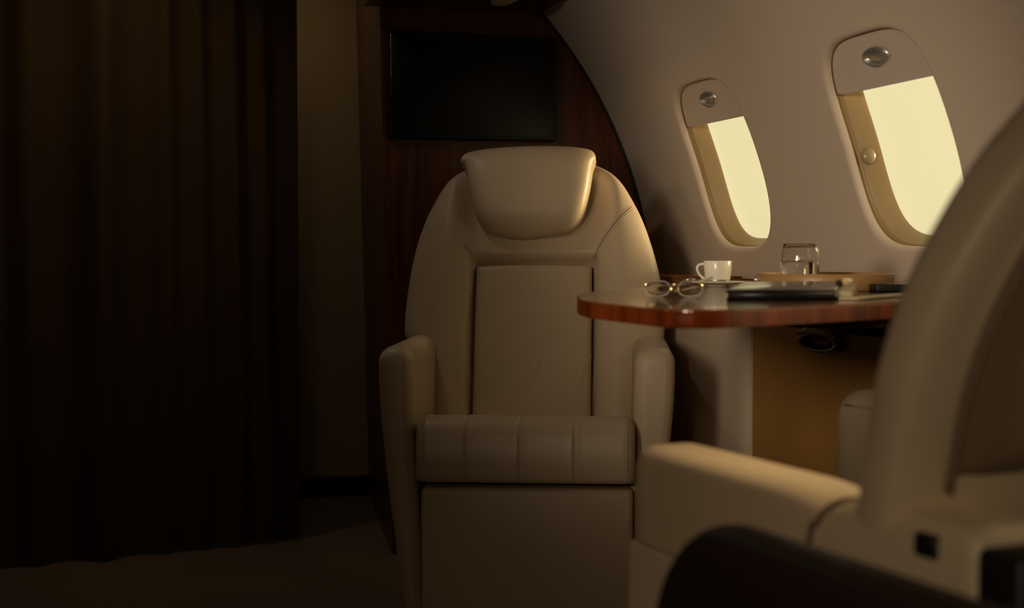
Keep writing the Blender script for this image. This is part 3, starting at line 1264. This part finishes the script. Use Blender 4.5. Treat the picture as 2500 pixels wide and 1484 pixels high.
for x in xs:
    e = min(x - q0.x, q1.x - x)
    er = 1 if e > 0.028 else math.sqrt(max(0, 1 - (1 - e / 0.028) ** 2))
    dip = sum(math.exp(-((x - sx) / 0.0028) ** 2) * 0.0035 for sx in seam_x)
    dip += sum(-0.0012 * math.exp(-((abs(x - sx) - 0.006) / 0.004) ** 2) for sx in seam_x)
    sc = 0.028 * (1 - er) + dip
    row = []
    for y, z in sec:
        if y >= 0.44:
            row.append((x, y, z))
        else:
            vy, vz = (0, 0)
            if z > zm:
                if y > -0.005:
                    vy, vz = 0, -1
                else:
                    l = math.hypot(y + 0.06 - RC_, z - zc1 + RC_) or 1
                    vy, vz = -(y + 0.06 - RC_) / l, -(z - zc1 + RC_) / l
                    if z < zc1 - RC_:
                        vy, vz = 1, 0
            else:
                vy, vz = 1, 0
            row.append((x, y + vy * sc, z + vz * sc))
    rows.append(row)
m.loft(rows, True, True)
cush = m.build('seat_cushion', LEATHER, seat)
for sx in seam_x + [q0.x + 0.018, q1.x - 0.016]:
    for off in ((0.0062, -0.0062) if sx in seam_x else (0,)):
        dashes(MB(), [(sx + off, y - (0.0006 if z < zc1 - RC_ else 0.0003), z + 0.0006 * (z > zc1 - RC_)) for y, z in sec[4:-8]]).build('stitching', THREAD, cush)

# leg rest below, hanging from the seat frame
l0, l1 = loc_plane(1027, 1300, (0, -0.045, 0), (0, 1, 0)).x, loc_plane(1545, 1300, (0, -0.045, 0), (0, 1, 0)).x
zl = loc_plane(1280, 1193, (0, -0.045, 0), (0, 1, 0)).z
m = MB()
m.box(((l0 + l1) / 2, 0.0, (zl + 0.06) / 2), (l1 - l0, 0.09, zl - 0.06), 0.012, 4)
m.build('leg_rest', LEATHER, seat, auto=math.radians(60))
m = MB()
m.box(((l0 + l1) / 2, 0.26, zc0 / 2 + 0.03), (l1 - l0, 0.42, zc0 - 0.08), 0.01)
m.build('seat_pan', DARK_LEATHER, seat, auto=SHARP)
m = MB()
m.box((0, 0.27, 0.03), (0.42, 0.42, 0.06), 0.01)
m.build('pedestal', BLACK, seat, auto=SHARP)

# ---- the near seat, seen from behind at the right
NA = math.radians(22.5) - YAW


def near(L, s_, z=0.0):
    return Vector((L * cos(NA) - s_ * sin(NA), L * sin(NA) + s_ * cos(NA), z))


NC, NS0 = 1.05, 1.2
ns_ = thing('cabin_seat', 'cream leather cabin seat seen from behind at the right, its long armrest towards the viewer', 'seat', near(NC, NS0), NA)


def LP(L, s_, z): return Vector((L - NC, s_ - NS0, z))


# backrest shell
BL = [(-0.080, 0.785), (-0.065, 0.757), (-0.045, 0.742), (0.0, 0.735), (0.06, 0.728), (0.13, 0.722), (0.20, 0.729), (0.26, 0.748), (0.31, 0.772), (0.35, 0.802), (0.42, 0.855), (0.48, 0.92), (0.53, 0.99)]
RECN = math.radians(20)
SB, ZB = 1.005, 0.655


def nb_pt(L, t, d):
    return LP(L, SB - t * sin(RECN) - d * cos(RECN), ZB + t * cos(RECN) - d * sin(RECN))


m = MB()
rows = []
Tn = 0.53
for i in range(60):
    t = -0.080 + (Tn + 0.080) * i / 59
    fade = math.sqrt(max(0, 1 - max(0, (t - Tn + 0.06) / 0.062) ** 2)) * (1 if t > -0.040 else 0.55 + 0.45 * math.sqrt(max(0, 1 - (1 - (t + 0.080) / 0.04) ** 2)))
    lo = spl(BL, t)
    hi = 2 * NC - lo
    xm, hw = (lo + hi) / 2, (hi - lo) / 2
    fr, bk = [], []
    for j in range(61):
        q = -cos(PI * j / 60)
        fr.append(nb_pt(xm + hw * q, t, 0.038 * edge_round(q, 5) * fade))
        bk.append(nb_pt(xm + hw * q, t, -0.065 * edge_round(q, 3.0) * fade))
    rows.append(fr + bk[-2:0:-1])
m.loft(rows, True, True)
nback = m.build('backrest', LEATHER, ns_)
# inset rear panel, narrower than the shell
m = MB()
rows = []
for i in range(36):
    t = 0.045 + (Tn - 0.06 - 0.045) * i / 35
    lo = spl(BL, t) + 0.046 + 0.02 * smooth(0.3, 0.5, t)
    hi = 2 * NC - lo
    e = min(i, 35 - i) / 3
    f = min(1, e)
    rows.append([nb_pt(lo + (hi - lo) * j / 30, t, 0.034 + 0.009 * min(1, min(j, 30 - j) / 2) * f - (0.02 if f == 0 else 0)) for j in range(31)])
m.loft(rows, False, False)
rp = m.build('rear_panel', mat('rear_panel_leather', (0.20, 0.14, 0.085), 0.55, bump=0.25, bscale=500), ns_)
rp['label'] = 'darker inset leather panel on the rear of the seat back'
# piping round the inset
m = MB()
P = []
for i in range(36):
    t = 0.045 + (Tn - 0.06 - 0.045) * i / 35
    P.append(nb_pt(spl(BL, t) + 0.044 + 0.02 * smooth(0.3, 0.5, t), t, 0.0385))
m.tube(P, 0.0035, 8)
m.build('piping', SEAM, rp)
# left arm: front pad, rear fairing, lower panel
AW0, AW1 = 0.736, 0.815
AZ = 0.667


def hloft(m, s0, s1, zb, zt, w0, w1, r=0.022, nose0=0.0, nose1=0.03, dip=None, n=24):
    """arm running along the seat: section rounded on top, ends rounded"""
    rows = []
    for i in range(n + 1):
        f = 0.5 - 0.5 * cos(PI * i / n)
        s_ = s0 + (s1 - s0) * f
        k = 0.0
        if nose1 and s1 - s_ < nose1:
            k = 1 - math.sqrt(max(0, 1 - (1 - (s1 - s_) / nose1) ** 2))
            k *= nose1
        if nose0 and s_ - s0 < nose0:
            k = (1 - math.sqrt(max(0, 1 - (1 - (s_ - s0) / nose0) ** 2))) * nose0
        kk = min(k, (w1 - w0) * 0.42)
        z1 = zt - k + (dip(s_) if dip else 0)
        a, b = w0 + kk * 0.5, w1 - kk * 0.5
        P = []
        for c0, c1, a0 in ((b - r, z1 - r, 0), (a + r, z1 - r, PI / 2)):
            for q in range(8):
                an = a0 + PI / 2 * q / 7
                P.append(LP(c0 + r * cos(an), s_, c1 + r * sin(an)))
        P.append(LP(a, s_, zb))
        P.append(LP(b, s_, zb))
        rows.append(P)
    m.loft(rows, True, True)
    return m


SF = 1.445
m = MB()
hloft(m, 0.875, SF, 0.562, AZ, AW0, AW1, nose0=0.012, nose1=0.035, n=44,
      dip=lambda s_: -0.007 * math.exp(-((s_ - 1.075) / 0.035) ** 2) + 0.004 * smooth(1.06, 1.0, s_))
na = m.build('armrest', LEATHER, ns_, auto=math.radians(60))
# dark seam leaning back over the arm where the pad meets the fairing
m = MB()
r_ = 0.022
path = [LP(AW0 - 0.0006, 1.098, 0.575), LP(AW0 - 0.0006, 1.094, 0.61), LP(AW0 - 0.0004, 1.086, AZ - r_ - 0.006)]
for k in range(7):
    an = PI - PI / 2 * k / 6
    path.append(LP(AW0 + r_ + (r_ + 0.0004) * cos(an), 1.080 - 0.022 * k / 6, AZ - 0.0055 - r_ + (r_ + 0.0004) * sin(an)))
path += [LP(AW0 + 0.034, 1.045, AZ - 0.0035), LP(AW0 + 0.045, 1.025, AZ - 0.0020)]
m.tube(path, [0.0035] * (len(path) - 3) + [0.003, 0.0022, 0.001], 8)
m.build('seam', SEAM, na)
m = MB()
hloft(m, 0.84, 1.10, 0.40, 0.575, AW0 + 0.004, AW1 - 0.006, r=0.012, nose0=0.01, nose1=0.02)
m.build('arm_fairing', LEATHER_LIGHT, ns_, auto=math.radians(60))
m = MB()
hloft(m, 1.102, SF - 0.002, 0.06, 0.558, AW0 + 0.002, AW1 - 0.004, r=0.006, nose0=0, nose1=0)
lp = m.build('arm_side_panel', LEATHER_LIGHT, ns_, auto=math.radians(60))
lp['label'] = 'paler leather side panel below the armrest pad'
# right arm, reaching further forward
m = MB()
hloft(m, 0.95, 1.86, 0.06, 0.672, 1.285, 1.372, r=0.03, nose0=0.02, nose1=0.05)
na2 = m.build('armrest', LEATHER, ns_, auto=math.radians(60))
m = MB()
P = [LP(1.287, 1.0 + 0.82 * k / 20, 0.648) for k in range(21)]
m.tube(P, 0.0016, 6)
m.build('seam', SEAM, na2)
# seat cushion, base and black blocks standing in for the dark gaps
m = MB()
m.box(LP(1.052, 1.27, 0.46), (0.44, 0.56, 0.13), 0.045, 5)
m.build('seat_cushion', LEATHER, ns_)
m = MB()
m.box(LP(1.05, 1.25, 0.22), (0.43, 0.46, 0.34), 0.01)
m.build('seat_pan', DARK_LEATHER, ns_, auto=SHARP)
m = MB()
m.box(LP(1.05, 1.22, 0.025), (0.40, 0.42, 0.05), 0.01)
m.build('pedestal', BLACK, ns_, auto=SHARP)
m = MB()
m.box(LP(0.790, 0.845, 0.56), (0.12, 0.05, 0.20), 0.008)
m.build('gap_shade_block', BLACK, ns_, auto=SHARP)  # black block in place of the dark gap behind the arm
m = MB()
m.box(LP(0.737, 0.931, 0.648), (0.010, 0.028, 0.020), 0.004)
m.build('gap_shade_spot', BLACK, ns_, auto=SHARP)  # black square in place of the shaded gap under the seat back
m = MB()
m.box(LP(1.05, 0.97, 0.52), (0.46, 0.06, 0.20), 0.012)
m.build('rear_skirt', BLACK, ns_, auto=SHARP)

# ---- dark console in the lower right corner
cs = thing('aisle_console', 'dark brown rounded console in the lower right corner in front of the cream armrest', 'console', near(0.52, 0.7), NA)
m = MB()
rows = []
LR, ZR = 0.655, 0.655
S1 = 1.125
for i in range(30):
    f = i / 29
    s_ = 0.16 + (S1 - 0.16) * (1 - (1 - f) ** 2)
    k = 0.0
    if S1 - s_ < 0.10:
        k = 0.10 * (1 - math.sqrt(max(0, 1 - (1 - (S1 - s_) / 0.10) ** 2)))
    z1 = ZR - k
    P = []
    r = 0.024
    x0, x1 = 0.598 - 0.52, LR - 0.52
    for c0, c1, a0 in ((x1 - r, z1 - r, 0), (x0 + r, z1 - r, PI / 2)):
        for q in range(8):
            an = a0 + PI / 2 * q / 7
            P.append((c0 + r * cos(an), s_ - 0.7, c1 + r * sin(an)))
    P += [(x0, s_ - 0.7, 0.0), (x1, s_ - 0.7, 0.0)]
    rows.append(P)
m.loft(rows, True, True)
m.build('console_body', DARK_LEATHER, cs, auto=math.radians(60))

# ------------------------------------------------------------------ light
W = bpy.data.worlds.new('sky')
S.world = W
W.use_nodes = True
bg = W.node_tree.nodes['Background']
bg.inputs['Color'].default_value = (0.87, 0.755, 0.41, 1)
bg.inputs['Strength'].default_value = 1.0


def lamp(name, kind, loc, rot_to, energy, col, **kw):
    l = bpy.data.lights.new(name, kind)
    l.energy = energy
    l.color = col
    for k, v in kw.items():
        setattr(l, k, v)
    o = bpy.data.objects.new(name, l)
    COL.objects.link(o)
    o.location = loc
    d_ = Vector(rot_to) - Vector(loc)
    o.rotation_euler = d_.to_track_quat('-Z', 'Y').to_euler()
    return o


for side in (1,):
    for i, yc in enumerate(WCS):
        p = skin(WIN_S, yc, 0.09, side)
        q = skin(WIN_S, yc, -1, side)
        o = lamp('daylight_portal', 'AREA', p, q, 1.0, (1, 1, 1), shape='RECTANGLE', size=0.42, size_y=0.46)
        o.data.cycles.is_portal = True

# low hazy sun from the right
SUN_DIR = Vector((-0.95, 0.05, -0.12))
lamp('sun', 'SUN', (6, -1, 4), Vector((6, -1, 4)) + SUN_DIR, 5.0, (1.0, 0.74, 0.40), angle=math.radians(22))
# added fill lights, no fixtures, all out of frame: one across at the window wall, one
# above the near seat, a small one on the upper wall, and dim ones over the aisle and the front end
lamp('fill_window_wall', 'SPOT', (-0.90, 0.6, 1.30), (1.45, 3.0, 1.11), 285.0, (1.0, 0.80, 0.58), spot_size=math.radians(31), spot_blend=1.0, shadow_soft_size=0.30)  # added fill from the left, lifts the window wall and the table
lamp('fill_near_arm', 'SPOT', (0.98, 1.30, 1.52), (0.60, 1.34, 0.66), 32.0, (1.0, 0.72, 0.38), spot_size=math.radians(30), spot_blend=1.0, shadow_soft_size=0.05)  # added to brighten the top of the near armrest
lamp('fill_upper_wall', 'SPOT', (-0.60, 2.45, 1.53), (1.36, 3.78, 1.40), 10.5, (1.0, 0.92, 0.80), spot_size=math.radians(30), spot_blend=1.0, shadow_soft_size=0.05)  # neutral fill added for the upper wall by the bulkhead
lamp('fill_aft', 'AREA', (-0.75, -0.6, 1.30), (0.62, 1.2, 0.60), 0.62, (1.0, 0.78, 0.52), shape='DISK', size=0.25, spread=math.radians(46))  # dim fill added behind the camera for the near seat's side
lamp('fill_wall_corner', 'SPOT', (-0.30, 1.9, 1.90), (1.48, 3.92, 0.98), 34.0, (1.0, 0.74, 0.46), spot_size=math.radians(20), spot_blend=1.0, shadow_soft_size=0.06)  # added to lift the dark wall corner behind the facing seat
lamp('fill_front_wall', 'AREA', (0.45, 4.75, 1.90), (0.55, 4.95, 0), 0.45, (1.0, 0.74, 0.45), shape='DISK', size=0.12)  # added to light the strip of front wall from above
lamp('fill_aisle', 'AREA', (0.30, 3.35, 1.94), (0.35, 3.45, 0), 0.9, (1.0, 0.84, 0.66), shape='DISK', size=0.12)  # weak overhead fill added for the aisle side of the facing seat
lamp('fill_curtain', 'AREA', (0.02, 3.98, 1.95), (0.02, 4.16, 0), 0.55, (1.0, 0.74, 0.45), shape='DISK', size=0.06, spread=math.radians(110))  # added to pick out the upper curtain folds

# ------------------------------------------------------------------ camera
cam = bpy.data.cameras.new('camera')
cam.sensor_width = 36
cam.lens = FPX / 2500 * 36
cam.clip_start = 0.02
cam.dof.use_dof = True
cam.dof.focus_distance = 3.5
cam.dof.aperture_fstop = 4.2
co = bpy.data.objects.new('camera', cam)
COL.objects.link(co)
co.location = (0, 0, EYE)
co.rotation_euler = (PI / 2 - PIT, 0, -YAW)
S.camera = co
S.view_settings.view_transform = 'Standard'
S.view_settings.look = 'None'
S.view_settings.exposure = 0
S.view_settings.gamma = 1
S.view_settings.use_curve_mapping = False
S.cycles.max_bounces = 12
S.cycles.transparent_max_bounces = 12
S.cycles.sample_clamp_indirect = 4
S.cycles.caustics_refractive = False
S.cycles.caustics_reflective = False
